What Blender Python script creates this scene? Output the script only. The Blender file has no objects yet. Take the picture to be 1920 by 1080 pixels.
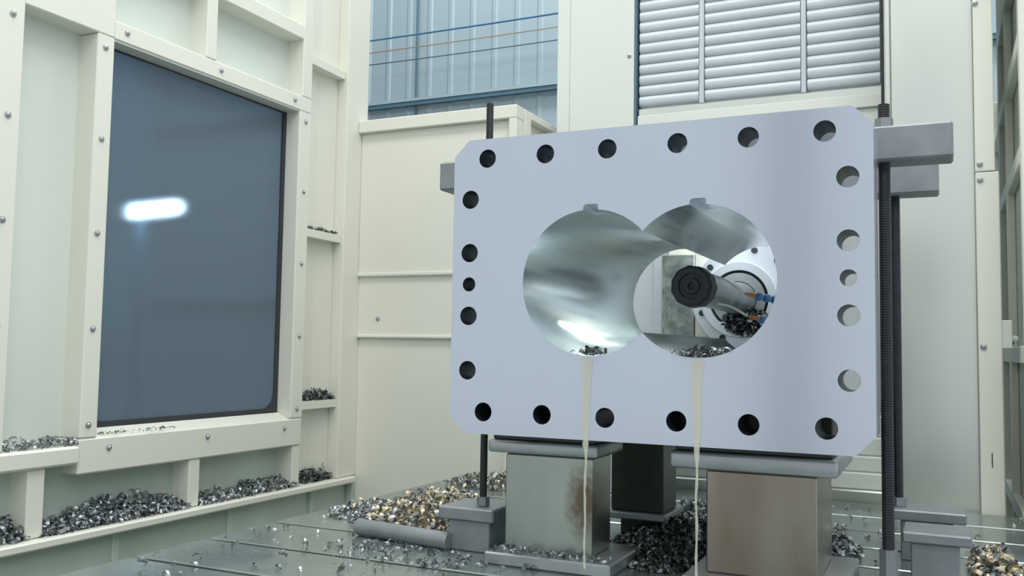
import bpy, bmesh, math, random
from mathutils import Vector, Matrix
random.seed(7)
scene = bpy.context.scene
C = scene.collection
OFF = Vector((0, 0, 1.37))            # floor at 0, lens height 1.37 m; numbers below are relative to lens height
PI = math.pi

# ------------------------------------------------------------------ camera, world, lights, exposure
cam = bpy.data.cameras.new('camera'); cam.sensor_width = 36; cam.lens = 1722/1920*36
cam.clip_start = .05; cam.clip_end = 200
co = bpy.data.objects.new('camera', cam); C.objects.link(co); scene.camera = co
_x = Vector((3679, 56, 1722)).normalized()
_y = Vector((808, -128, -1722)); _y = (_y - _x*_x.dot(_y)).normalized()
_z = _x.cross(_y)
M = Matrix((_x, _y, _z)).to_4x4(); M.translation = OFF
co.matrix_world = M

w = bpy.data.worlds.new('hall_light'); scene.world = w; w.use_nodes = True
bg = w.node_tree.nodes['Background']
bg.inputs[0].default_value = (.90, .95, 1.0, 1); bg.inputs[1].default_value = .92

def area(name, loc, rot, sx, sy, power, col=(1, 1, 1)):
    l = bpy.data.lights.new(name, 'AREA'); l.shape = 'RECTANGLE'; l.size = sx; l.size_y = sy
    l.energy = power; l.color = col
    o = bpy.data.objects.new(name, l); C.objects.link(o)
    o.location = Vector(loc)+OFF; o.rotation_euler = rot
    return o
area('hall_light', (-.9, 1.6, 4.6), (0, 0, 0), 4.5, 1.2, 150, (1, .98, .94))
area('hall_light', (-1.4, 5.6, 5.2), (0, 0, 0), 6.0, .9, 200, (.93, .97, 1))
area('hall_light', (1.8, -1.6, 4.2), (math.radians(-22), math.radians(18), 0), 5.0, .9, 190, (1, .99, .96))

vs = scene.view_settings
scene.display_settings.display_device = 'sRGB'
vs.view_transform = 'Standard'; vs.look = 'None'; vs.exposure = 0.0; vs.gamma = 1.0
vs.use_curve_mapping = False
scene.cycles.max_bounces = 8

# ------------------------------------------------------------------ materials
def srgb(r, g, b):
    f = lambda c: (c/255/12.92) if c <= 10 else (((c/255)+.055)/1.055)**2.4
    return (f(r), f(g), f(b), 1)

def mat(name, col, rough=.5, metal=0., var=.06, scale=6., bump=0., bscale=60., stretch=None, col2=None, spec=.5, rvar=.0, aniso=0.):
    m = bpy.data.materials.new(name); m.use_nodes = True
    nt = m.node_tree; N = nt.nodes; L = nt.links
    b = N['Principled BSDF']
    b.inputs['Roughness'].default_value = rough; b.inputs['Metallic'].default_value = metal
    b.inputs['Specular IOR Level'].default_value = spec
    if aniso: b.inputs['Anisotropic'].default_value = aniso
    tc = N.new('ShaderNodeTexCoord'); mp = N.new('ShaderNodeMapping')
    L.new(tc.outputs['Object'], mp.inputs[0])
    if stretch: mp.inputs['Scale'].default_value = stretch
    n = N.new('ShaderNodeTexNoise'); n.inputs['Scale'].default_value = scale; n.inputs['Detail'].default_value = 5
    L.new(mp.outputs[0], n.inputs['Vector'])
    r = N.new('ShaderNodeValToRGB')
    c1 = tuple(max(0, c*(1-var)) for c in col[:3])+(1,)
    c2 = col2 if col2 else tuple(min(1, c*(1+var)) for c in col[:3])+(1,)
    r.color_ramp.elements[0].color = c1; r.color_ramp.elements[1].color = c2
    r.color_ramp.elements[0].position = .32; r.color_ramp.elements[1].position = .7
    L.new(n.outputs['Fac'], r.inputs[0]); L.new(r.outputs[0], b.inputs['Base Color'])
    if rvar:
        mr = N.new('ShaderNodeMapRange'); mr.inputs[3].default_value = max(0, rough-rvar); mr.inputs[4].default_value = rough+rvar
        mr.inputs[1].default_value = .3; mr.inputs[2].default_value = .7
        L.new(n.outputs['Fac'], mr.inputs[0]); L.new(mr.outputs[0], b.inputs['Roughness'])
    if bump:
        n2 = N.new('ShaderNodeTexNoise'); n2.inputs['Scale'].default_value = bscale; n2.inputs['Detail'].default_value = 3
        L.new(mp.outputs[0], n2.inputs['Vector'])
        bp = N.new('ShaderNodeBump'); bp.inputs['Strength'].default_value = bump; bp.inputs['Distance'].default_value = .004
        L.new(n2.outputs['Fac'], bp.inputs['Height']); L.new(bp.outputs[0], b.inputs['Normal'])
    return m

M_ = {}
M_['cream'] = mat('cream_paint', srgb(226, 227, 215), .42, var=.025, scale=1.5)
M_['cream2'] = mat('pale_cream_sheet', srgb(214, 222, 214), .38, var=.03, scale=1.2)
M_['splash'] = mat('wet_painted_sheet', srgb(190, 204, 194), .25, var=.10, scale=3, stretch=(1, 1, .5))
M_['white'] = mat('white_paint', srgb(216, 221, 214), .4, var=.02, scale=1)
M_['steel_face'] = mat('ground_steel', srgb(190, 199, 210), .20, .58, var=.015, scale=3, stretch=(1, 1, .2))
M_['bore'] = mat('honed_bore', srgb(232, 244, 246), .19, .85, var=.05, scale=5, stretch=(9, .7, 9), rvar=.04)
M_['hole'] = mat('drilled_hole', srgb(96, 106, 112), .4, .9, var=.1)
M_['steel'] = mat('milled_steel', srgb(172, 178, 180), .38, .75, var=.10, scale=9, bump=.05, rvar=.08)
M_['steel_dull'] = mat('dull_steel', srgb(140, 147, 150), .5, .6, var=.12, scale=14, bump=.08)
M_['steel_dark'] = mat('dark_steel', srgb(64, 68, 66), .45, .6, var=.2, scale=14)
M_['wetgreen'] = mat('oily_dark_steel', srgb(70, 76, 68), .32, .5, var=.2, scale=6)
M_['black'] = mat('blackened_rod', srgb(44, 48, 52), .42, .4, var=.15, scale=30)
M_['rubber'] = mat('black_rubber', srgb(48, 52, 56), .6, var=.1)
M_['brown'] = mat('brown_reflect_steel', srgb(148, 130, 112), .26, .92, var=.25, scale=5, stretch=(1, 1, .3), col2=srgb(162, 156, 146), rvar=.06, bump=.05, bscale=20)  # brownish reflection on the right front block, put into the base colour
M_['block'] = mat('ground_block', srgb(164, 172, 163), .28, .92, var=.2, scale=4, stretch=(1, 1, .4), rvar=.08, bump=.05, bscale=20)
M_['table'] = mat('wet_cast_iron', srgb(142, 154, 150), .24, .65, var=.16, scale=4, bump=.10, bscale=30, rvar=.12)
M_['stainless'] = mat('brushed_stainless', srgb(212, 216, 208), .33, .85, var=.03, scale=3, stretch=(1, 1, .3), rvar=.04)
M_['louver'] = mat('satin_slats', srgb(194, 203, 208), .4, .1, var=.06, scale=4)
M_['hallwall'] = mat('blue_cladding', srgb(158, 176, 182), .5, .1, var=.03, scale=1.0)
M_['hallblue'] = mat('blue_grey_steel', srgb(84, 116, 130), .5, .1, var=.08)
M_['hallside'] = mat('grey_blue_cladding', srgb(150, 166, 178), .6, var=.1, scale=.8)
M_['floor'] = mat('hall_floor', srgb(120, 126, 122), .5, var=.12, scale=2)
M_['chip'] = mat('steel_swarf', srgb(182, 188, 190), .4, .6, var=.25, scale=120)
M_['chipd'] = mat('dark_swarf', srgb(112, 120, 122), .45, .6, var=.25, scale=120)
M_['chipg'] = mat('straw_swarf', srgb(200, 188, 160), .4, .6, var=.25, scale=120)
M_['blueplastic'] = mat('blue_plastic', srgb(60, 130, 190), .35)
M_['orange'] = mat('orange_plastic', srgb(226, 140, 84), .35)
M_['bluecable'] = mat('blue_cable', srgb(76, 126, 164), .5)
M_['redcable'] = mat('brown_cable', srgb(150, 130, 110), .5)
M_['greycable'] = mat('grey_cable', srgb(70, 90, 105), .5)
M_['wetplate'] = mat('wet_steel_plate', srgb(150, 158, 150), .2, .7, var=.35, scale=22, bump=.4, bscale=40, rvar=.1)
M_['foam'] = mat('coolant_foam', srgb(240, 244, 244), .3)
M_['ringwhite'] = mat('bright_ring', srgb(224, 232, 238), .3, .3, var=.03)

def coolant_mat():
    m = bpy.data.materials.new('milky_coolant'); m.use_nodes = True
    nt = m.node_tree; b = nt.nodes['Principled BSDF']
    b.inputs['Base Color'].default_value = srgb(236, 236, 224); b.inputs['Roughness'].default_value = .15
    t = nt.nodes.new('ShaderNodeBsdfTransparent'); t.inputs[0].default_value = (.97, .97, .93, 1)
    mx = nt.nodes.new('ShaderNodeMixShader'); mx.inputs[0].default_value = .38
    nt.links.new(t.outputs[0], mx.inputs[1]); nt.links.new(b.outputs[0], mx.inputs[2])
    nt.links.new(mx.outputs[0], nt.nodes['Material Output'].inputs[0])
    return m
M_['coolant'] = coolant_mat()

def glass_mat():
    m = bpy.data.materials.new('smoky_window_pane'); m.use_nodes = True
    nt = m.node_tree; N = nt.nodes; L = nt.links
    out = N['Material Output']; film = N['Principled BSDF']
    film.inputs['Base Color'].default_value = srgb(122, 136, 146); film.inputs['Roughness'].default_value = .25
    rf = N.new('ShaderNodeBsdfRefraction'); rf.inputs[0].default_value = (.62, .74, .84, 1); rf.inputs['Roughness'].default_value = .11; rf.inputs['IOR'].default_value = 1.45
    tr = N.new('ShaderNodeBsdfTransparent'); tr.inputs[0].default_value = (.6, .7, .78, 1)
    m1 = N.new('ShaderNodeMixShader'); m1.inputs[0].default_value = 0
    L.new(rf.outputs[0], m1.inputs[1]); L.new(tr.outputs[0], m1.inputs[2])
    m2 = N.new('ShaderNodeMixShader'); m2.inputs[0].default_value = .52
    L.new(film.outputs[0], m2.inputs[1]); L.new(m1.outputs[0], m2.inputs[2])
    L.new(m2.outputs[0], out.inputs[0])
    return m
M_['glass'] = glass_mat()

def emit_mat():
    m = bpy.data.materials.new('lamp_tube_glow'); m.use_nodes = True
    b = m.node_tree.nodes['Principled BSDF']
    b.inputs['Emission Color'].default_value = (.9, .96, 1, 1); b.inputs['Emission Strength'].default_value = 70
    return m
M_['emit'] = emit_mat()

# ------------------------------------------------------------------ helpers
def tag(o, label=None, cat=None, group=None, kind=None):
    if label: o['label'] = label
    if cat: o['category'] = cat
    if group: o['group'] = group
    if kind: o['kind'] = kind
    return o

def thing(name, base, label=None, cat=None, group=None, kind=None):
    o = bpy.data.objects.new(name, None); C.objects.link(o)
    o.empty_display_size = .05
    o.location = Vector(base)+OFF; o['_b'] = list(base)
    return tag(o, label, cat, group, kind)

def basis(o):
    while o.parent: o = o.parent
    return Vector(o['_b'])

def fin(name, me, m, parent=None, smooth=None, base=None):
    """me is in lens-relative coordinates; link as ONE object."""
    if m is not None and not me.materials:
        for k in (m if isinstance(m, (list, tuple)) else [m]): me.materials.append(M_[k])
    if parent is not None:
        b = basis(parent)
    else:
        xs = [v.co for v in me.vertices]
        lo = Vector([min(c[i] for c in xs) for i in range(3)]); hi = Vector([max(c[i] for c in xs) for i in range(3)])
        b = base or Vector(((lo.x+hi.x)/2, (lo.y+hi.y)/2, lo.z))
    me.transform(Matrix.Translation(-Vector(b)))
    if smooth is not None:
        me.polygons.foreach_set('use_smooth', [True]*len(me.polygons))
        me.set_sharp_from_angle(angle=math.radians(smooth))
    me.update()
    o = bpy.data.objects.new(name, me); C.objects.link(o)
    if parent is not None: o.parent = parent
    else: o.location = Vector(b)+OFF; o['_b'] = list(b)
    return o

class MB:
    def __init__(s): s.bm = bmesh.new()
    def box(s, x0, x1, y0, y1, z0, z1, bev=.003, seg=1, rot=None):
        r = bmesh.ops.create_cube(s.bm, size=1)
        vs_ = r['verts']
        T = Matrix.Translation(((x0+x1)/2, (y0+y1)/2, (z0+z1)/2))
        if rot: T = T @ Matrix.Rotation(rot[0], 4, rot[1])
        bmesh.ops.transform(s.bm, matrix=T @ Matrix.Diagonal((x1-x0, y1-y0, z1-z0, 1)), verts=vs_)
        bev = min(bev, .3*min(x1-x0, y1-y0, z1-z0))
        if bev > 0:
            es = list({e for v in vs_ for e in v.link_edges})
            bmesh.ops.bevel(s.bm, geom=es, offset=bev, segments=seg, affect='EDGES', profile=.5)
        return s
    def tube(s, pts, rad, n=10, cap=True):
        pts = [Vector(p) for p in pts]
        rs = rad if isinstance(rad, (list, tuple)) else [rad]*len(pts)
        rings = []; prev = None
        for i, p in enumerate(pts):
            d = (pts[min(i+1, len(pts)-1)]-pts[max(i-1, 0)]).normalized()
            if prev is None:
                a = d.orthogonal().normalized()
            else:
                a = (prev - d*prev.dot(d)).normalized()
            prev = a; b = d.cross(a)
            ring = []
            for k in range(n):
                t = 2*PI*k/n
                rr = rs[i]
                ra, rb = rr if isinstance(rr, tuple) else (rr, rr)
                ring.append(s.bm.verts.new(p + a*math.cos(t)*ra + b*math.sin(t)*rb))
            rings.append(ring)
        for i in range(len(rings)-1):
            for k in range(n):
                s.bm.faces.new((rings[i][k], rings[i][(k+1) % n], rings[i+1][(k+1) % n], rings[i+1][k]))
        if cap:
            s.bm.faces.new(rings[0][::-1]); s.bm.faces.new(rings[-1])
        return s
    def lathe(s, prof, origin, axis='y', n=40):
        """prof: list of (radius, distance along axis)"""
        o = Vector(origin); rings = []
        for r, d in prof:
            ring = []
            for k in range(n):
                t = 2*PI*k/n; c, q = r*math.cos(t), r*math.sin(t)
                v = (c, d, q) if axis == 'y' else ((c, q, d) if axis == 'z' else (d, c, q))
                ring.append(s.bm.verts.new(o+Vector(v)))
            rings.append(ring)
        for i in range(len(rings)-1):
            for k in range(n):
                try: s.bm.faces.new((rings[i][k], rings[i][(k+1) % n], rings[i+1][(k+1) % n], rings[i+1][k]))
                except ValueError: pass
        if prof[0][0] > 1e-6: s.bm.faces.new(rings[0])
        if prof[-1][0] > 1e-6: s.bm.faces.new(rings[-1][::-1])
        bmesh.ops.remove_doubles(s.bm, verts=[v for r in rings for v in r], dist=1e-6)
        return s
    def prism(s, poly, axis, a0, a1):
        """poly of 2-D points; axis x: (y,z), y: (x,z), z: (x,y)"""
        def P(p, a): return {'x': (a, p[0], p[1]), 'y': (p[0], a, p[1]), 'z': (p[0], p[1], a)}[axis]
        A = [s.bm.verts.new(P(p, a0)) for p in poly]; B = [s.bm.verts.new(P(p, a1)) for p in poly]
        n = len(poly)
        for i in range(n): s.bm.faces.new((A[i], A[(i+1) % n], B[(i+1) % n], B[i]))
        s.bm.faces.new(A[::-1]); s.bm.faces.new(B)
        return s
    def mesh(s, name='m'):
        bmesh.ops.recalc_face_normals(s.bm, faces=s.bm.faces[:])
        me = bpy.data.meshes.new(name); s.bm.to_mesh(me); s.bm.free(); return me
    def build(s, name, m, parent=None, smooth=None, base=None):
        return fin(name, s.mesh(name), m, parent, smooth, base)

def box(name, m, parent, *a, **k):
    return MB().box(*a, **k).build(name, m, parent)

def holed(outer, holes, y0, y1):
    """flat slab in the x-z plane, y0..y1 thick, with holes through it"""
    cu = bpy.data.curves.new('t', 'CURVE'); cu.dimensions = '2D'; cu.fill_mode = 'BOTH'
    for poly in [outer]+holes:
        sp = cu.splines.new('POLY'); sp.points.add(len(poly)-1); sp.use_cyclic_u = True
        for p, q in zip(sp.points, poly): p.co = (q[0], q[1], 0, 1)
    cu.extrude = (y1-y0)/2
    o = bpy.data.objects.new('t', cu); C.objects.link(o)
    dg = bpy.context.evaluated_depsgraph_get(); dg.update()
    me = bpy.data.meshes.new_from_object(o.evaluated_get(dg))
    bpy.data.objects.remove(o)
    ym = (y0+y1)/2
    me.transform(Matrix(((1, 0, 0, 0), (0, 0, -1, ym), (0, 1, 0, 0), (0, 0, 0, 1))))
    bm = bmesh.new(); bm.from_mesh(me)
    bmesh.ops.remove_doubles(bm, verts=bm.verts[:], dist=1e-5)
    bmesh.ops.recalc_face_normals(bm, faces=bm.faces[:])
    bm.to_mesh(me); bm.free(); me.materials.clear()
    return me

def circle(cx, cz, r, n=40):
    return [(cx+r*math.cos(2*PI*k/n), cz+r*math.sin(2*PI*k/n)) for k in range(n)]

# bolt head shared by walls (axis along +x and along -y)
def bolt_mesh(axis):
    mb = MB()
    sgn = 1 if axis == 'x' else -1
    mb.lathe([(0, .010*sgn), (.004, .009*sgn), (.0065, .006*sgn), (.0075, .004*sgn), (.011, .003*sgn), (.011, 0)], (0, 0, 0), axis, 10)
    me = mb.mesh('bolt'); me.materials.append(M_['steel'])
    me.polygons.foreach_set('use_smooth', [True]*len(me.polygons)); me.set_sharp_from_angle(angle=.6)
    return me
BX, BY = bolt_mesh('x'), bolt_mesh('y')
def bolt(parent, p, axis='x'):
    o = bpy.data.objects.new('bolt', BX if axis == 'x' else BY); C.objects.link(o)
    o.parent = parent; o.location = Vector(p)-basis(parent)

ZT = -.55                      # table top
# ------------------------------------------------------------------ hall around the machine
fl = MB().box(-9, 5, -5, 9, -1.5, -1.37, bev=0).build('floor', 'floor'); tag(fl, kind='structure')
wf = thing('wall_far', (-1, 7.1, -1.37), kind='structure')
x = -8.8
def sheet(x0, x1):
    mb = MB(); pts = []; xx = x0
    while xx < x1-.01:
        pts += [(xx, 7.12), (xx+.16, 7.12), (xx+.175, 7.108), (xx+.205, 7.108), (xx+.22, 7.12)]; xx += .22
    A = [mb.bm.verts.new((p[0], p[1], -1.37)) for p in pts]; B = [mb.bm.verts.new((p[0], p[1], 5.2)) for p in pts]
    for i in range(len(pts)-1): mb.bm.faces.new((A[i], A[i+1], B[i+1], B[i]))
    me = mb.mesh()
    return me
for k in range(12):
    fin('cladding_sheet', sheet(-8.8+k*1.1, -7.7+k*1.1), 'hallwall', wf)
for z in (.38, 2.20, 4.03):
    box('girt', 'hallblue', wf, -8.8, 4.4, 7.04, 7.094, z, z+.035, bev=0)
    box('girt_cap', 'hallwall', wf, -8.8, 4.4, 7.03, 7.094, z+.036, z+.06, bev=0)
for xx in (-7.8, -4.33, -1.0, 2.4):
    box('joint_strip', 'hallblue', wf, xx-.010, xx+.010, 7.085, 7.098, -1.37, 5.2, bev=.003)
wl = MB().box(-7.6, -7.5, -2, 7.1, -1.37, 5.2, bev=0).build('wall_side', 'hallside'); tag(wl, kind='structure')
for nm, z0, m, lab in (('cable', 2.815, 'bluecable', 'blue cable strung along the far blue hall wall, highest of three'),
                       ('cable', 2.70, 'redcable', 'thin brownish cable strung along the hall wall between blue and grey cables'),
                       ('cable', 2.588, 'greycable', 'thin dark grey cable strung along hall wall, lowest of three')):
    pts = [(-8.6+i*.5, 6.93, z0+.012*math.sin(i*.45)) for i in range(26)]
    tag(MB().tube(pts, .008 if m == 'bluecable' else .005, 6).build(nm, m, smooth=60), lab, 'cable', 'cables along the far hall wall')
lt = thing('tube_lamp', (-5.0, 4.7, .80), 'bright white fluorescent tube lamp glowing behind the smoky window', 'lamp')
MB().tube([(-5., 4.48, .885), (-5., 4.92, .985)], .04, 12).build('tube', 'emit', lt, smooth=50)
box('housing', 'white', lt, -5.10, -5.05, 4.43, 4.97, .90, .97, rot=(math.radians(12.8), 'X'))
for y, zz in ((4.45, .879), (4.95, .991)): box('end_cap', 'white', lt, -5.05, -4.96, y-.025, y+.025, zz-.045, zz+.045)
box('stand_pole', 'hallblue', lt, -5.13, -5.09, 4.68, 4.72, -1.37, .97)

# ------------------------------------------------------------------ left enclosure wall (front plane x = -2.6)
FX, RX = -2.6, -2.69
W = thing('wall_left', (-2.6, 2.6, -1.37), kind='structure')
def wall_piece(name, y0, y1, z0, z1, m='cream', xf=FX, xb=RX-.02, bev=.004):
    return box(name, m, W, xb, xf, y0, y1, z0, z1, bev=bev)
# recessed sheets
for y0, y1, z0, z1 in ((.9, 1.80, -.40, 2.4), (1.89, 2.20, -.40, 1.075), (1.89, 2.70, 1.07, 2.4), (2.70, 3.36, 1.07, 2.4), (3.33, 3.74, -.66, 2.4)):
    wall_piece('sheet', y0, y1, z0, z1, 'cream2', RX, RX-.012, bev=0)
for y0, y1 in ((.9, 1.41), (1.41, 2.05), (2.05, 2.73), (2.73, 3.34)):
    wall_piece('sheet', y0, y1, -.66, -.38, 'splash', RX, RX-.012, bev=0)
# posts
wall_piece('post', 1.80, 1.905, -.34, 2.4)
wall_piece('post', 2.18, 2.25, -.319, 1.06)
wall_piece('post', 3.27, 3.352, -.319, 1.057)
wall_piece('post', 3.285, 3.352, 1.126, 2.4)
wall_piece('post', 2.685, 2.742, 1.126, 2.4)
wall_piece('post', .9, 1.2, -.34, 2.4)
# rails
wall_piece('rail', 1.906, 2.25, 1.061, 1.42)
wall_piece('rail', 2.251, 3.352, 1.058, 1.125)
wall_piece('rail', 2.251, 2.684, 1.40, 1.50)
wall_piece('rail', 2.743, 3.284, 1.385, 1.45)
wall_piece('rail', .9, 2.176, -.402, -.341, xf=-2.588, bev=.008)
wall_piece('rail', 2.18, 3.352, -.440, -.320, bev=.006)
MB().prism([(-2.67, -.318), (-2.67, -.295), (-2.605, -.322)], 'y', 2.251, 3.268).build('sill', 'cream', W)
# lower posts
for y0, y1 in ((1.37, 1.43), (2.0, 2.062), (2.685, 2.742), (3.30, 3.352)):
    wall_piece('post', y0, y1, -.62, -.403 if y1 < 2.1 else -.441, xf=-2.606)
wall_piece('post', 3.353, 3.42, -.62, -.30, xf=-2.66)
wall_piece('ledge', .9, 3.74, -.652, -.622, xf=-2.57, bev=.006)
wall_piece('skirt', .9, 3.74, -1.37, -.653, 'splash', xf=-2.63)
for y in (1.5, 2.35, 2.92, 3.45):
    wall_piece('skirt_seam', y, y+.03, -1.37, -.654, 'splash', xf=-2.615)
for z in (1.016, .697, .372, .047, -.275):
    bolt(W, (FX, 2.211, z)); bolt(W, (FX, 3.313, z-.003))
    bolt(W, (FX, 1.862, z))
for y in (2.30, 2.769, 3.232):
    bolt(W, (FX, y, 1.095)); bolt(W, (FX, y, -.358))
# corner gusset shelves between wall and corner post
for z in (1.295, .497, -.285, 2.0):
    MB().prism([(-2.70, 3.345), (-2.602, 3.345), (-2.612, 3.62), (-2.70, 3.62)], 'z', z, z+.036).build('gusset', 'cream', W)
MB().prism([(-2.69, 3.35), (-2.66, 3.35), (-2.672, 3.50), (-2.655, 3.62), (-2.69, 3.62)], 'z', -.621, 2.4).build('corner_fold', 'cream', W)

# window in that wall
wn = thing('window_1', (-2.68, 2.76, -.318), kind='structure')
box('pane', 'glass', wn, -2.688, -2.680, 2.24, 3.28, -.32, 1.06, bev=0)
def rounded_rect(x0, x1, z0, z1, r, n=8):
    out = []
    for cx, cz, a in ((x1-r, z1-r, 0), (x0+r, z1-r, 90), (x0+r, z0+r, 180), (x1-r, z0+r, 270)):
        for k in range(n+1):
            t = math.radians(a+90*k/n); out.append((cx+r*math.cos(t), cz+r*math.sin(t)))
    return out
g = holed([(2.24, -.32), (3.28, -.32), (3.28, 1.06), (2.24, 1.06)], [[(3.245, 1.045), (2.268, 1.045)] + rounded_rect(2.268, 3.245, -.275, 1.045, .07)[18:]], 0, .006)
g.transform(Matrix(((0, 1, 0, -2.6795), (1, 0, 0, 0), (0, 0, 1, 0), (0, 0, 0, 1))))
g.flip_normals()
fin('gasket', g, 'rubber', wn)
box('reveal', 'cream2', wn, -2.679, -2.606, 2.251, 3.269, 1.052, 1.0575, bev=0)

# ------------------------------------------------------------------ back enclosure wall
B = thing('wall_back', (-2.15, 3.75, -1.37), kind='structure')
def bp(name, m, *a, **k): return box(name, m, B, *a, **k)
bp('corner_post', 'cream', -2.70, -2.596, 3.622, 3.80, -.62, 2.4)
bp('lower_post', 'splash', -2.70, -2.596, 3.742, 3.80, -1.37, -.621)
bp('rail', 'cream', -2.595, -1.736, 3.72, 3.80, 1.052, 1.112)
bp('stile', 'cream', -1.776, -1.736, 3.72, 3.80, -1.37, 1.051)
bp('sheet', 'cream', -2.595, -1.777, 3.750, 3.758, .344, 1.051)
bp('sheet', 'cream', -2.595, -1.777, 3.759, 3.768, .045, .343, bev=0)
bp('sheet', 'cream', -2.595, -1.777, 3.769, 3.778, -1.37, .06, bev=0)
bp('edge_strip', 'cream', -2.595, -1.777, 3.742, 3.7495, .344, .36)
bp('edge_strip', 'cream', -2.595, -1.777, 3.748, 3.7585, .045, .06)
bp('side_stile', 'cream', -1.80, -1.730, 3.802, 3.87, -1.37, 1.108)
bp('side_rail', 'cream', -1.80, -1.730, 3.872, 4.30, 1.075, 1.108)
bp('side_sheet', 'cream', -1.80, -1.775, 3.872, 4.30, -1.37, 1.074, bev=0)
bolt(B, (-2.48, 3.759, .138), 'y')

# ------------------------------------------------------------------ machine column (front y = 4.05) and its covers
K = thing('machine_column', (-.75, 4.3, -1.37), 'tall white machine column with slatted cover behind the steel block', 'machine column')
box('edge_post', 'white', K, -1.677, -1.610, 4.05, 4.9, -1.37, 2.7)
box('side_cover', 'white', K, -1.609, -1.288, 4.045, 4.9, -1.37, 2.7)
box('groove', 'hallblue', K, -1.287, -1.276, 4.05, 4.3, -1.37, 2.7, bev=0)
box('cover_rail', 'white', K, -1.269, -.215, 4.045, 4.12, 1.035, 1.09)
box('cover_sill', 'stainless', K, -1.269, -.215, 4.06, 4.12, 1.091, 1.125)
box('cover_back', 'louver', K, -1.269, -.215, 4.095, 4.14, 1.126, 2.7, bev=0)
box('lower_cover', 'white', K, -1.269, -.215, 4.06, 4.9, -1.37, 1.034)
box('groove', 'steel_dark', K, -.214, -.203, 4.0, 4.2, .9, 2.7, bev=0)
box('side_cover', 'white', K, -.202, .13, 3.99, 4.9, 1.0, 2.7)
for x0 in (-.985, -.540): box('cover_stile', 'louver', K, x0, x0+.022, 4.06, 4.095, 1.126, 2.7)
for i in range(29):
    z = 1.165+i*.0505
    for x0, x1 in ((-1.268, -.988), (-.960, -.543), (-.515, -.222)):
        pr = [(4.095, z-.025), (4.076, z-.0245), (4.069, z-.017), (4.066, z+.002), (4.069, z+.017), (4.079, z+.0245), (4.095, z+.025)]
        MB().prism(pr, 'x', x0, x1).build('slat', 'louver', K, smooth=50)
for p in ((-1.31, 4.045, 1.38),): bolt(K, p, 'y')
# stepped cover low down behind the table
tc_ = thing('telescopic_way_cover', (-.75, 3.75, -1.37), 'pale grey stepped way cover under the column, behind support blocks', 'way cover')
zs = [-.56, -.505, -.441, -.381, -.31, -.23]
for i in range(5):
    MB().box(-1.6, -.19, 3.70+.016*i, 3.98, zs[i]+.001, zs[i+1], bev=.006).build('cover_step', 'stainless' if i == 0 else 'cream2', tc_)
box('cover_base', 'cream2', tc_, -1.6, -.19, 3.70, 3.98, -1.37, -.561)
# stainless panel right
sp = thing('guard_panel', (-.02, 3.74, -.57), 'tall brushed stainless guard panel to the right of the steel block', 'panel')
box('sheet', 'stainless', sp, -.165, .114, 3.70, 3.72, -.565, 2.4)
box('edge_fold', 'stainless', sp, -.185, -.166, 3.694, 3.73, -.565, 2.4)
box('foot_rail', 'cream', sp, -.185, .32, 3.66, 3.75, -.62, -.566)
# post
po = thing('trim_1', (.15, 3.72, -.56), kind='structure')
box('post', 'cream', po, .115, .178, 3.66, 3.72, .664, 2.4)
box('post', 'cream', po, .115, .19, 3.66, 3.72, -.565, .661)
for p in ((.122, 3.66, 1.282), (.129, 3.66, .69), (.129, 3.66, .633), (.131, 3.66, .036)): bolt(po, p, 'y')
box('slot', 'steel_dark', po, .150, .153, 3.658, 3.66, -.385, -.335, bev=0)
jb = thing('junction_box', (.205, 3.69, .03), 'small white box with a white knob on the right post', 'box')
box('body', 'white', jb, .181, .222, 3.665, 3.72, .03, .13)
MB().lathe([(0, .02), (.008, .018), (.011, .010), (.011, 0)], (.222, 3.69, .066), 'x', 14).build('knob', 'white', jb, smooth=50)
box('back_plate', 'steel_dark', jb, .2225, .2285, 3.70, 3.72, .045, .075)
# added unseen post beside the camera, reflects as a dark band on the block
tag(MB().box(-.76, -.58, -.6, -.5, -1.37, 2.6).build('dark_band_post', 'steel_dark'), kind='structure')
# right wall
R = thing('wall_right', (.27, 4.5, -1.37), kind='structure')
def rp(name, *a, m='cream', **k): return box(name, m, R, *a, **k)
rp('sheet', .275, .285, 3.45, 4.75, -1.37, 2.3, m='cream2', bev=0)
rp('sheet', .275, .285, 4.751, 5.6, -1.37, 1.32, m='cream2', bev=0)
for y, zt_ in ((3.45, 2.3), (4.20, 2.3), (4.68, 2.3), (5.3, 1.32)): rp('post', .245, .274, y, y+.06, -1.37, zt_)
for z in (-.60, -.02, .66, 1.05, 1.42):
    for y0, y1 in ((3.512, 4.198), (4.262, 4.678)) + (((4.742, 5.298),) if z < 1.2 else ()): rp('rail', .245, .274, y0, y1, z, z+.06)
rp('end_post', .20, .29, 5.60, 5.68, -1.37, 1.32)

# ------------------------------------------------------------------ machine table with T-slots along x
slots = [1.245, 1.51, 1.775, 2.04, 2.325, 2.595, 2.85, 3.12, 3.385]
T = thing('machine_table', (-.83, 2.3, -1.37), 'wet cast iron machine table with long T slots under the blocks', 'machine table')
prof = [(.85, ZT)]
for y in slots:
    a = .011; c = .022
    prof += [(y-a-.003, ZT), (y-a, ZT-.003), (y-a, ZT-.025), (y-c, ZT-.025), (y-c, ZT-.05), (y+c, ZT-.05), (y+c, ZT-.025), (y+a, ZT-.025), (y+a, ZT-.003), (y+a+.003, ZT)]
prof += [(3.65, ZT), (3.65, -.80), (.85, -.80)]
MB().prism(prof, 'x', -1.90, .238).build('slotted_top', 'table', T)
box('bed', 'splash', T, -1.8, .20, 1.0, 3.6, -1.37, -.801)

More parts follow.
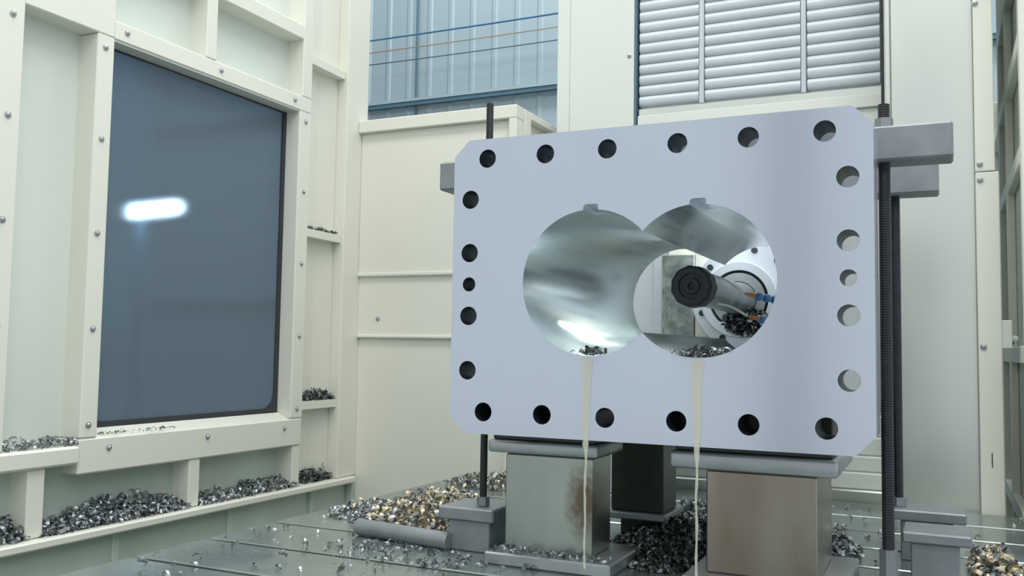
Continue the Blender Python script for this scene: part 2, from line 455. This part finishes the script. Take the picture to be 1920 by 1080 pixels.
# ------------------------------------------------------------------ the big block with two intersecting bores
CX, CZ, BR, HS = -.6325, .163, .176, .130
Y0, YK, YF, YR, Y1 = 2.062, 2.145, 2.182, 2.86, 2.96
def eight(r, notch=True):
    """outline of two overlapping circles, with a keyway notch at each top"""
    a = math.acos(HS/r); out = []
    nw, nh = (.019, .013) if notch else (.019, 0)
    n0 = math.asin(min(1, nw/r))
    def arc(cx, t0, t1, n=44):
        for k in range(n+1):
            t = t0+(t1-t0)*k/n
            out.append((cx+r*math.cos(t), CZ+r*math.sin(t)))
    top = PI/2
    # right circle from lower crossing counter-clockwise to the upper crossing
    cx = CX+HS
    arc(cx, -PI+a, top-n0)
    if notch: out.extend([(cx+nw, CZ+r+nh*.7), (cx+nw-.004, CZ+r+nh), (cx-nw+.006, CZ+r+nh), (cx-nw, CZ+r+nh*.6)])
    arc(cx, top+n0, PI-a)
    cx = CX-HS
    arc(cx, a, top-n0)
    if notch: out.extend([(cx+nw, CZ+r+nh*.7), (cx+nw-.004, CZ+r+nh), (cx-nw+.006, CZ+r+nh), (cx-nw, CZ+r+nh*.6)])
    arc(cx, top+n0, 2*PI-a)
    pts = [out[0]]
    for p in out[1:]:
        if (p[0]-pts[-1][0])**2+(p[1]-pts[-1][1])**2 > 1e-8: pts.append(p)
    if (pts[0][0]-pts[-1][0])**2+(pts[0][1]-pts[-1][1])**2 < 1e-8: pts.pop()
    return pts
fx0, fx1, fz0, fz1, ch = -1.137, -.127, -.212, .534, .042
outer = [(fx0+ch, fz0), (fx1-ch, fz0), (fx1, fz0+ch), (fx1, fz1-ch), (fx1-ch, fz1), (fx0+ch, fz1), (fx0, fz1-ch), (fx0, fz0+ch)]
hol = []
for xx in (-1.042, -.8825, -.7215, -.5505, -.3885, -.2255):
    hol += [(xx, .483, .0235), (xx, -.157, .0235)]
for xx in (-1.0885, -.179):
    for zz in (.380, .243, .083, -.0545): hol.append((xx, zz, .0235))
    hol.append((xx, .163, .018))
blk = thing('barrel_block', (CX, 2.43, -.212), 'large pale steel block with two intersecting bores and rows of bolt holes', 'steel block')
def finish_block(name, me):
    for k in ('steel_face', 'bore', 'hole'): me.materials.append(M_[k])
    for p in me.polygons:
        c = p.center; n = p.normal
        if abs(n.y) > .5: p.material_index = 0; continue
        db = min(math.hypot(c.x-CX-HS, c.z-CZ), math.hypot(c.x-CX+HS, c.z-CZ))
        if db < BR+.02: p.material_index = 1; continue
        if any(math.hypot(c.x-hx, c.z-hz) < hr*1.15 for hx, hz, hr in hol): p.material_index = 2
    return fin(name, me, None, blk, smooth=30)
HC = [circle(*h, 32) for h in hol]
lip_ = holed(outer, [eight(BR)]+HC, Y0, YK); rest = holed(outer, [eight(BR, False)]+HC, YK, YF)
jb_ = bmesh.new(); jb_.from_mesh(lip_); jb_.from_mesh(rest)
fm = bpy.data.meshes.new('front_flange'); jb_.to_mesh(fm); jb_.free()
finish_block('front_flange', fm)
bd = .088
body = [(fx0+bd, fz0+bd), (fx1-bd, fz0+bd), (fx1-bd, fz1-bd), (fx0+bd, fz1-bd)]
finish_block('body', holed(body, [eight(BR, False)], YF, YR))
finish_block('rear_flange', holed([(a, b) for a, b in body], [eight(BR, False)], YR, Y1))

# clamp bars over the body
def bar(x0, x1, y0, y1, z0, z1, lab):
    t = thing('clamp_bar', ((x0+x1)/2, (y0+y1)/2, z0), lab, 'clamp bar', 'clamp bars across the block')
    box('bar', 'steel_dull', t, x0, x1, y0, y1, z0, z1, bev=.005)
    return t
b1 = bar(-1.29, .028, 2.25, 2.345, .447, .528, 'long grey clamp bar right behind the front face of the block, upper end')
b2 = bar(-1.25, -.003, 2.735, 2.825, .447, .528, 'second grey clamp bar over the block, shorter lower end at right')
for t, yy, zz in ((b1, 2.295, .528), (b2, 2.785, .528)):
    for xx in ((-1.152, -.118) if t is b1 else (-1.15, -.118)):
        MB().lathe([(.024, 0), (.024, .003), (.013, .003), (.013, 0)], (xx, yy, zz), 'z', 20).build('washer', 'steel', t)

def rod(x0, y0, z0, z1, lab, r=.0125, pitch=.006):
    t = thing('threaded_rod', (x0, y0, z0), lab, 'rod', 'threaded clamping rods')
    prof = [(0, 0), (r*.9, 0)]; z = .001
    while z < z1-z0-.004:
        prof += [(r*.94, z), (r, z+pitch*.5)]; z += pitch
    prof += [(r*.86, z1-z0-.002), (0, z1-z0)]
    MB().lathe(prof, (x0, y0, z0), 'z', 10).build('stud', 'black', t, smooth=20)
    return t
def hexnut(t, x0, y0, z0, z1, r, m='steel_dull', name='nut'):
    MB().prism([(x0+r*math.cos(PI/3*k+.3), y0+r*math.sin(PI/3*k+.3)) for k in range(6)], 'z', z0, z1).build(name, m, t)
r1 = rod(-1.152, 2.29, -.430, .697, 'black threaded rod left of the block rising above its top corner', .0105)
hexnut(r1, -1.152, 2.29, -.4295, -.405, .018)
r2 = rod(-.118, 2.29, -.545, .589, 'black threaded rod right of the block, nearest the camera, in a hex coupling', .0135)
hexnut(r2, -.118, 2.29, -.548, -.440, .0205, name='coupling_nut')
hexnut(r2, -.118, 2.29, .531, .553, .021)
r3 = rod(-.116, 2.785, -.413, .575, 'dark threaded rod right of the block, behind the other right rod', .0125)
hexnut(r3, -.116, 2.785, -.4125, -.39, .0205)
hexnut(r3, -.116, 2.785, .5315, .553, .0205)

# support blocks under it
def support(lab, x0, x1, y0, y1, z1, m, foot, side=None):
    t = thing('support_block', ((x0+x1)/2, (y0+y1)/2, ZT), lab, 'support block', 'support blocks under the steel block')
    fx0_, fx1_, fy0_, fy1_, fz0_, fz1_ = foot
    box('column', m, t, x0, x1, y0, y1, fz1_+.0005, z1, bev=.003)
    box('foot', 'steel', t, fx0_, fx1_, fy0_, fy1_, fz0_, fz1_, bev=.004)
    if fz0_ > ZT+.01:
        box('riser', 'wetgreen', t, x0+.02, x1-.03, y0+.03, y1-.02, ZT+.0005, fz0_-.0005)
    return t
def add_stain(name, src, centre, size, col):
    m = M_[src].copy(); m.name = name; nt = m.node_tree; N = nt.nodes; L = nt.links
    b = N['Principled BSDF']; base = b.inputs['Base Color'].links[0].from_socket
    tc = N.new('ShaderNodeTexCoord'); mp = N.new('ShaderNodeMapping'); mp.vector_type = 'TEXTURE'
    mp.inputs['Location'].default_value = centre; mp.inputs['Scale'].default_value = size
    L.new(tc.outputs['Object'], mp.inputs[0])
    g = N.new('ShaderNodeTexGradient'); g.gradient_type = 'SPHERICAL'; L.new(mp.outputs[0], g.inputs[0])
    n = N.new('ShaderNodeTexNoise'); n.inputs['Scale'].default_value = 34; n.inputs['Detail'].default_value = 6
    L.new(tc.outputs['Object'], n.inputs['Vector'])
    a = N.new('ShaderNodeMath'); a.operation = 'MULTIPLY_ADD'; a.inputs[1].default_value = 1.6
    L.new(g.outputs['Fac'], a.inputs[0]); L.new(n.outputs['Fac'], a.inputs[2])
    r = N.new('ShaderNodeMapRange'); r.inputs[1].default_value = .85; r.inputs[2].default_value = 1.75; n.inputs['Distortion'].default_value = 1.5; L.new(a.outputs[0], r.inputs[0])
    mx = N.new('ShaderNodeMix'); mx.data_type = 'RGBA'; L.new(r.outputs[0], mx.inputs[0]); L.new(base, mx.inputs[6]); mx.inputs[7].default_value = col
    L.new(mx.outputs[2], b.inputs['Base Color']); M_[name] = m
add_stain('stained_block', 'block', (.10, -.07, .17), (.075, .2, .15), srgb(112, 100, 84))
s1 = support('left front steel support block with wide foot and rusty stained face', -1.042, -.802, 2.20, 2.345, -.272, 'stained_block', (-1.075, -.735, 2.145, 2.41, ZT+.0005, -.518))
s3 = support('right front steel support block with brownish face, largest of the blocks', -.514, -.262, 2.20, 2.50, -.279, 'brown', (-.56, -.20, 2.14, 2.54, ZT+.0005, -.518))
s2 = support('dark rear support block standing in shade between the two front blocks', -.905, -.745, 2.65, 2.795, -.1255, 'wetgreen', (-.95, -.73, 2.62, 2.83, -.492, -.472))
# stain patch on block 1 is in the material; spacers on top of the front blocks
def spacer(lab, x0, x1, y0, y1, z0, z1, z2):
    t = thing('spacer_plate', ((x0+x1)/2, (y0+y1)/2, z0), lab, 'spacer', 'spacer plates on the support blocks')
    MB().box(x0, x1, y0, y1, z0+.0005, z1, bev=.009, seg=3).build('plate', 'steel', t, smooth=40)
    box('packer', 'steel_dark', t, x0+.012, x1-.012, y0+.01, y1, z1+.0005, z2)
spacer('light grey spacer plate on the left front support block', -1.092, -.785, 2.19, 2.40, -.271, -.237, -.1245)
spacer('darker grey spacer plate on the right front support block', -.60, -.215, 2.185, 2.55, -.278, -.236, -.1245)

# strap clamps
def step_block(lab, px, py, pz, bx, by):
    t = thing('clamp_rest', ((bx[0]+bx[1])/2, (by[0]+by[1])/2, ZT), lab, 'clamp block', 'clamp rests on the table')
    box('strap', 'steel_dull', t, *px, *py, *pz, bev=.004)
    box('block', 'steel_dull', t, *bx, *by, ZT+.0005, pz[0]-.0005, bev=.003)
    return t
step_block('grey clamp rest under the left rod, beside the loose round bar', (-1.262, -1.095), (2.235, 2.39), (-.466, -.431), (-1.238, -1.112), (2.25, 2.38))
step_block('front grey clamp rest on the table right of the rods', (-.094, .056), (2.40, 2.55), (-.442, -.416), (-.076, .030), (2.415, 2.53))
step_block('rear grey clamp rest under the farther right rod', (-.142, .052), (2.715, 2.86), (-.442, -.4135), (-.11, .02), (2.73, 2.84))

# loose round bar on the table
MB().lathe([(.020, 0), (.0235, .004), (.0235, .318), (.020, .322)], (-1.545, 2.31, ZT+.0245), 'x', 20).mesh
rb = thing('round_bar', (-1.39, 2.30, ZT), 'loose grey round steel bar lying on the table before the swarf heap', 'bar')
mb = MB().lathe([(.020, -.17), (.0235, -.166), (.0235, .166), (.020, .17)], (0, 0, 0), 'x', 20)
bmesh.ops.transform(mb.bm, matrix=Matrix.Translation((-1.395, 2.265, ZT+.0245)) @ Matrix.Rotation(math.radians(-9), 4, 'Z'), verts=mb.bm.verts[:])
mb.build('bar', 'steel_dull', rb, smooth=35)

# ------------------------------------------------------------------ spindle head seen through the bores
H = thing('spindle_head', (-.64, 3.5, -.6), 'machine spindle head with black boring bar seen through the bores', 'spindle head')
SX, SZ = -.640, .186
box('ram', 'cream', H, -.93, -.34, 3.36, 4.04, .055, .42)
box('wet_plate', 'wetplate', H, -.945, -.822, 3.325, 3.359, .055, .36)
box('cream_plate', 'cream', H, -.8215, -.66, 3.33, 3.359, .055, .375)
MB().lathe([(.0, -.02), (.19, -.02), (.195, -.015), (.195, .10), (0, .10)], (SX+.02, 3.27, SZ+.01), 'y', 56).build('nose_flange', 'ringwhite', H, smooth=35)
MB().lathe([(.062, 0), (.062, -.03), (.092, -.03), (.092, 0)], (SX, 3.245, SZ), 'y', 48).build('inner_ring', 'steel', H, smooth=35)
MB().lathe([(.093, 0), (.093, -.006), (.101, -.006), (.101, 0)], (SX, 3.25, SZ), 'y', 48).build('groove_ring', 'steel_dark', H, smooth=35)
MB().lathe([(.102, 0), (.102, -.035), (.13, -.035), (.134, -.031), (.134, 0)], (SX, 3.249, SZ), 'y', 48).build('outer_ring', 'ringwhite', H, smooth=35)
for a in (25, 50, 80, 110, 140, 200, 240, 300, 340):
    t = math.radians(a); 
    MB().lathe([(.0, -.004), (.011, -.004), (.011, .002)], (SX+.02+.165*math.cos(t), 3.249, SZ+.01+.165*math.sin(t)), 'y', 14).build('flange_screw', 'steel_dark', H)
MB().lathe([(.060, .665), (.052, .60), (.050, .10), (.056, .085), (.0565, .07)], (SX, 2.55, SZ), 'y', 32).build('boring_bar', 'steel', H, smooth=40)
# facetted black tool head with recessed centre
mb = MB(); n = 11
prof = [(0, .022), (.010, .020), (.011, .010), (.022, .008), (.024, .014), (.036, .012), (.038, .004), (.052, .002), (.060, .010), (.060, .075), (.04, .085)]
mb.lathe(prof, (SX, 2.545, SZ), 'y', n)
mb.build('tool_head', 'rubber', H)
# work lamp on top of the ram, shining back into the bores
wlp = thing('work_lamp', (-.80, 3.44, .4205), 'small work lamp on top of the spindle head behind the block', 'lamp')
box('bracket', 'steel_dark', wlp, -.82, -.78, 3.42, 3.46, .4205, .46)
box('housing', 'black', wlp, -.87, -.73, 3.37, 3.45, .461, .53)
la = area('work_light', (-.80, 3.36, .495), (math.radians(-62), 0, 0), .12, .05, 1.9, (.95, .98, 1))
la.parent = wlp; la.location = Vector((-.80, 3.36, .495))-basis(wlp)
# guide covers left of the head
gc = thing('guide_cover', (-1.05, 3.5, ZT), 'pale grey vertical guide cover left of the spindle head, seen through bore', 'cover')
box('panel', 'louver', gc, -1.25, -1.005, 3.44, 3.47, ZT+.0005, .60)
box('panel', 'louver', gc, -1.003, -.947, 3.415, 3.47, ZT+.0005, .60)
# coolant hoses with orange nozzles
def hose(p0, p1, p2, lab):
    t = thing('coolant_hose', p2, lab, 'hose', 'segmented coolant hoses')
    a, b, c = Vector(p0), Vector(p1), Vector(p2)
    for k in range(7):
        s0 = k/7; q = b.lerp(c, s0); q2 = b.lerp(c, s0+.11)
        MB().tube([q, q.lerp(q2, .3), q.lerp(q2, .7), q2], [.008, .013, .013, .008], 10).build('segment', 'blueplastic', t, smooth=50)
    MB().tube([a, a.lerp(b, .5), b], [.0035, .006, .008], 10).build('nozzle', 'orange', t, smooth=50)
hose((-.548, 2.85, .182), (-.520, 2.87, .176), (-.405, 3.21, .16), 'blue hose with orange nozzle beside the boring bar, upper one')
hose((-.535, 2.84, .112), (-.507, 2.86, .105), (-.40, 3.21, .075), 'blue hose with orange nozzle beside the boring bar, lower one')
def jet(p0, p1, sag, lab):
    a, b = Vector(p0), Vector(p1)
    pts = [a.lerp(b, k/8)+Vector((0, 0, sag*math.sin(PI*k/8))) for k in range(9)]
    tag(MB().tube(pts, [.0035+.002*math.sin(k) * .3 for k in range(9)], 8).build('coolant_jet', 'foam', smooth=60), lab, 'coolant', 'coolant jets', 'stuff')
jet((-.552, 2.848, .183), (-.632, 2.70, .232), .012, 'white coolant jet from the upper orange nozzle to the boring bar')
jet((-.539, 2.838, .113), (-.625, 2.74, .148), .010, 'white coolant jet from the lower orange nozzle to the boring bar')

# ------------------------------------------------------------------ coolant running off the block
def stream(u, x_, w0, seed, zend, lab):
    rnd = random.Random(seed); mb = MB()
    pts = []; rad = []
    zs_ = [(-.018, w0), (-.03, w0*.95), (-.06, w0*.75), (-.10, w0*.66), (-.15, w0*.62), (-.195, w0*.55), (-.209, w0*.4)]
    for z, ww in zs_:
        pts.append((x_+rnd.uniform(-.001, .001), Y0-.0014, z)); rad.append((ww, .0013))
    z = -.222; k = 0
    while z > zend:
        ww = max(.0030, .007*math.exp(-k*.4))*rnd.uniform(.8, 1.25)
        pts.append((x_+.001*math.sin(k*.8)+rnd.uniform(-.0006, .0006), Y0-.002, z)); rad.append((ww, ww*.8)); z -= .018; k += 1
    P = [Vector(p) for p in pts]; rings = []
    for p, (ra, rb_) in zip(P, rad):
        rings.append([mb.bm.verts.new(p+Vector((ra*math.cos(2*PI*k/10), rb_*math.sin(2*PI*k/10), 0))) for k in range(10)])
    for i in range(len(rings)-1):
        for k in range(10): mb.bm.faces.new((rings[i][k], rings[i][(k+1) % 10], rings[i+1][(k+1) % 10], rings[i+1][k]))
    mb.bm.faces.new(rings[0]); mb.bm.faces.new(rings[-1])
    tag(mb.build('coolant_stream', 'coolant', smooth=70), lab, 'coolant', 'coolant running off the block', 'stuff')
stream(0, -.768, .016, 1, -.517, 'milky coolant running from the left bore down past the left front block')
stream(0, -.503, .016, 2, -.548, 'milky coolant running from the right bore down beside the brownish block')

# ------------------------------------------------------------------ swarf
def chips(name, n, region, height, lab, mats=('chip', 'chipd'), size=(.006, .013), seed=0, weights=None, long_=0., kind='stuff', noside=False):
    """n curls of swarf scattered in region(rnd) -> (x, y, zbase, hfac)"""
    rnd = random.Random(seed); V = []; F = []; MI = []
    for i in range(n):
        x0, y0, zb, hf = region(rnd)
        p = Vector((x0, y0, zb + .004 + height*hf*rnd.random()**1.3))
        R_ = Matrix.Rotation(rnd.uniform(0, 2*PI), 3, 'Z') @ Matrix.Rotation(rnd.uniform(0, PI), 3, 'X') @ Matrix.Rotation(rnd.uniform(0, PI), 3, 'Y')
        r = rnd.uniform(*size); wd = r*rnd.uniform(.35, .9); turn = rnd.uniform(.5, 1.3)*PI; sg = 5
        pit = rnd.uniform(-.6, .6)*r
        if rnd.random() < long_: turn *= 2.2; sg = 11; pit *= 2.5; wd *= .45
        b0 = len(V)
        for k in range(sg+1):
            t = turn*k/sg
            c = Vector((r*math.cos(t)-r*.3, r*math.sin(t)-r*.3, pit*k/sg))
            for q in (-wd/2, wd/2):
                v = p + R_ @ (c+Vector((0, 0, q)))
                if v.z < zb+.0012: v.z = zb+.0012
                V.append(v)
        m_ = rnd.choices(range(len(mats)), weights)[0]
        for k in range(sg):
            a = b0+2*k; F.append((a, a+1, a+3, a+2)); MI.append(m_)
    me = bpy.data.meshes.new(name); me.from_pydata(V, [], F)
    for k in mats: me.materials.append(M_[k])
    me.polygons.foreach_set('material_index', MI)
    o = fin(name, me, None, smooth=60)
    return tag(o, lab, 'swarf', None, kind)
def ell(cx, cy, rx, ry, zb=ZT, ang=0.):
    def f(rnd):
        a = rnd.uniform(0, 2*PI); d = math.sqrt(rnd.random())
        x_, y_ = rx*d*math.cos(a), ry*d*math.sin(a)
        c, s = math.cos(ang), math.sin(ang)
        return cx+x_*c-y_*s, cy+x_*s+y_*c, zb, (1-d*d)
    return f
def strip(x0, x1, y0, y1, zb, hfun=lambda y: 1):
    def f(rnd):
        y = rnd.uniform(y0, y1); x_ = rnd.uniform(x0, x1)
        return x_, y, zb, max(0, hfun(y))*(1-(x_-x0)/(x1-x0)*.75)
    return f
chips('swarf_heap', 1700, ell(-1.47, 2.60, .22, .27), .10, 'golden heap of curled swarf on the table behind the round bar', ('chipg', 'chip', 'chipd'), (.008, .016), 1, (5, 2, 2))
chips('swarf_heap', 420, ell(-1.72, 2.62, .16, .16), .035, 'thin grey scatter of swarf at the table edge left of the golden heap', ('chip', 'chipd', 'chipg'), (.007, .014), 2, (4, 3, 1))
chips('swarf_heap', 600, ell(-1.60, 3.40, .26, .16), .05, 'swarf at the far end of the table against the cream back wall', ('chip', 'chipd', 'chipg'), (.008, .017), 3, (3, 3, 2), .1)
chips('swarf_heap', 200, ell(-1.16, 2.52, .07, .10), .06, 'swarf wedged between left clamp rest and left front block', ('chip', 'chipd'), (.007, .014), 4)
chips('swarf_heap', 2600, ell(-.67, 2.62, .20, .36), .06, 'dark swarf heap on the table between the two front support blocks', ('chipd', 'chip', 'steel_dark'), (.007, .014), 5, (4, 1, 5))
chips('swarf_heap', 500, ell(-.73, 3.08, .14, .16), .06, 'bright swarf beyond the dark heap, behind the rear support block', ('chip', 'chipd'), (.009, .018), 6, (5, 1))
chips('swarf_heap', 420, ell(-.285, 2.68, .075, .20), .06, 'grey swarf heap on the table between brownish block and right rods', ('chip', 'chipd'), (.008, .016), 7, (2, 3))
chips('swarf_heap', 420, ell(.115, 2.72, .06, .14), .06, 'yellowish swarf heap at the lower right corner of the table', ('chipg', 'chip', 'chipd'), (.009, .018), 8, (5, 2, 2), .12)
chips('swarf_scatter', 110, lambda r: (r.uniform(-1.86, -.9), r.uniform(1.65, 2.5), ZT, .3), .008, 'loose swarf curls scattered over the near slotted table top', ('chip', 'chipd'), (.006, .013), 9, (2, 2))
chips('swarf_scatter', 130, ell(-1.30, 2.12, .25, .10), .02, 'swarf curls strewn in front of the round bar and left block', ('chip', 'chipd'), (.007, .013), 10, (2, 2))
chips('swarf_scatter', 90, lambda r: (r.uniform(-1.06, -.75), r.uniform(2.15, 2.196), -.518, .4), .012, 'swarf curls lying on the foot of the left front block', ('chip', 'chipd'), (.005, .010), 11)
chips('swarf_scatter', 70, lambda r: (r.uniform(-.5, .3), r.uniform(2.6, 3.6), ZT, .3), .01, 'loose swarf curls scattered over the right rear table top', ('chip', 'chipd'), (.006, .013), 12)
hump = lambda y: .25+.75*max(0, math.sin((y-2.06)*4.6))
chips('swarf_heap', 1500, strip(-2.68, -2.60, 2.06, 2.69, -.622, hump), .085, 'long bank of grey swarf on the left wall ledge under the window', ('chip', 'chipd'), (.008, .016), 13, (3, 4))
chips('swarf_heap', 800, strip(-2.68, -2.60, 2.74, 3.34, -.622, lambda y: .4+.4*(y-2.74)), .085, 'bank of swarf on the ledge between window and corner', ('chip', 'chipd'), (.008, .016), 14, (4, 3))
chips('swarf_heap', 420, strip(-2.68, -2.60, 1.70, 2.0, -.622), .07, 'swarf on the wall ledge at the far left edge of the picture', ('chip', 'chipd'), (.008, .016), 15, (1, 4))
chips('swarf_scatter', 260, strip(-2.68, -2.60, 1.80, 2.17, -.341), .03, 'thin line of swarf on the wall rail left of the window', ('chip', 'chipd'), (.006, .012), 16, (3, 3))
for z, s, n, h, lb in ((.533, 17, 60, .02, 'few dark curls on the middle corner shelf right of the window'), (-.249, 18, 320, .05, 'dark swarf on the lower corner shelf right of the window'), (-.622, 19, 260, .07, 'dark swarf in the bottom corner of the left wall')):
    chips('swarf_heap', n, strip(-2.68, -2.615, 3.40, 3.61, z), h, lb, ('chipd', 'steel_dark'), (.007, .014), s)
chips('swarf_scatter', 50, lambda r: (r.uniform(-2.63, -2.59), r.uniform(2.27, 2.6), -.315, .5), .008, 'tiny chips along the sill at the bottom of the window', ('chip', 'chipd'), (.004, .008), 20)
def lip(cx, wd):
    def f(rnd):
        dx = rnd.gauss(0, wd*.45); dx = max(-wd, min(wd, dx))
        return CX+cx+dx, Y0+rnd.uniform(-.006, .05), CZ-math.sqrt(BR*BR-dx*dx)+.0, 1-abs(dx)/wd*.8
    return f
chips('swarf_curls', 46, lip(-HS-.005, .042), .018, 'tangle of dark curls on the lower lip of the left bore', ('chipd', 'steel_dark'), (.005, .011), 21, None, .45)
chips('swarf_curls', 90, lip(HS+.0, .062), .022, 'tangle of dark curls on the lower lip of the right bore', ('chipd', 'steel_dark', 'chip'), (.005, .012), 22, None, .4)
def nose(rnd):
    a, d = rnd.uniform(0, 2*PI), math.sqrt(rnd.random())
    return -.605+.085*d*math.cos(a), rnd.uniform(3.17, 3.21), .095+.045*d*math.sin(a), .5
chips('swarf_curls', 520, nose, .02, 'dark wet swarf stuck to the spindle nose below the boring bar', ('chipd', 'chip', 'steel_dark'), (.007, .014), 23, (4, 2, 4))
# a few larger single chips
big = [(-1.545, 1.93), (-1.79, 1.70), (-1.64, 2.37), (-1.34, 2.08), (-1.12, 1.98), (.06, 2.98)]
labs = ['dark curled chip alone on the near table strip, front left', 'dark curled chip at the table edge, bottom left of the picture', 'dark curled chip at the left end of the round bar',
        'curled chip lying on the table in front of the round bar', 'curled chip lying on the table before the left front block', 'wiry curled chip on the table behind the right clamp rests']
for i, (px, py) in enumerate(big):
    pts = [(px+.011*math.cos(t*.6)*(1-t*.03), py+.011*math.sin(t*.6), ZT+.010+.0015*t) for t in range(11)]
    o = MB().tube(pts, [(.0045, .0014)]*11, 6).build('metal_chip', 'chipd', smooth=50)
    tag(o, labs[i], 'metal chip', 'single large chips on the table')
for o in list(scene.objects):
    if '_b' in o: del o['_b']
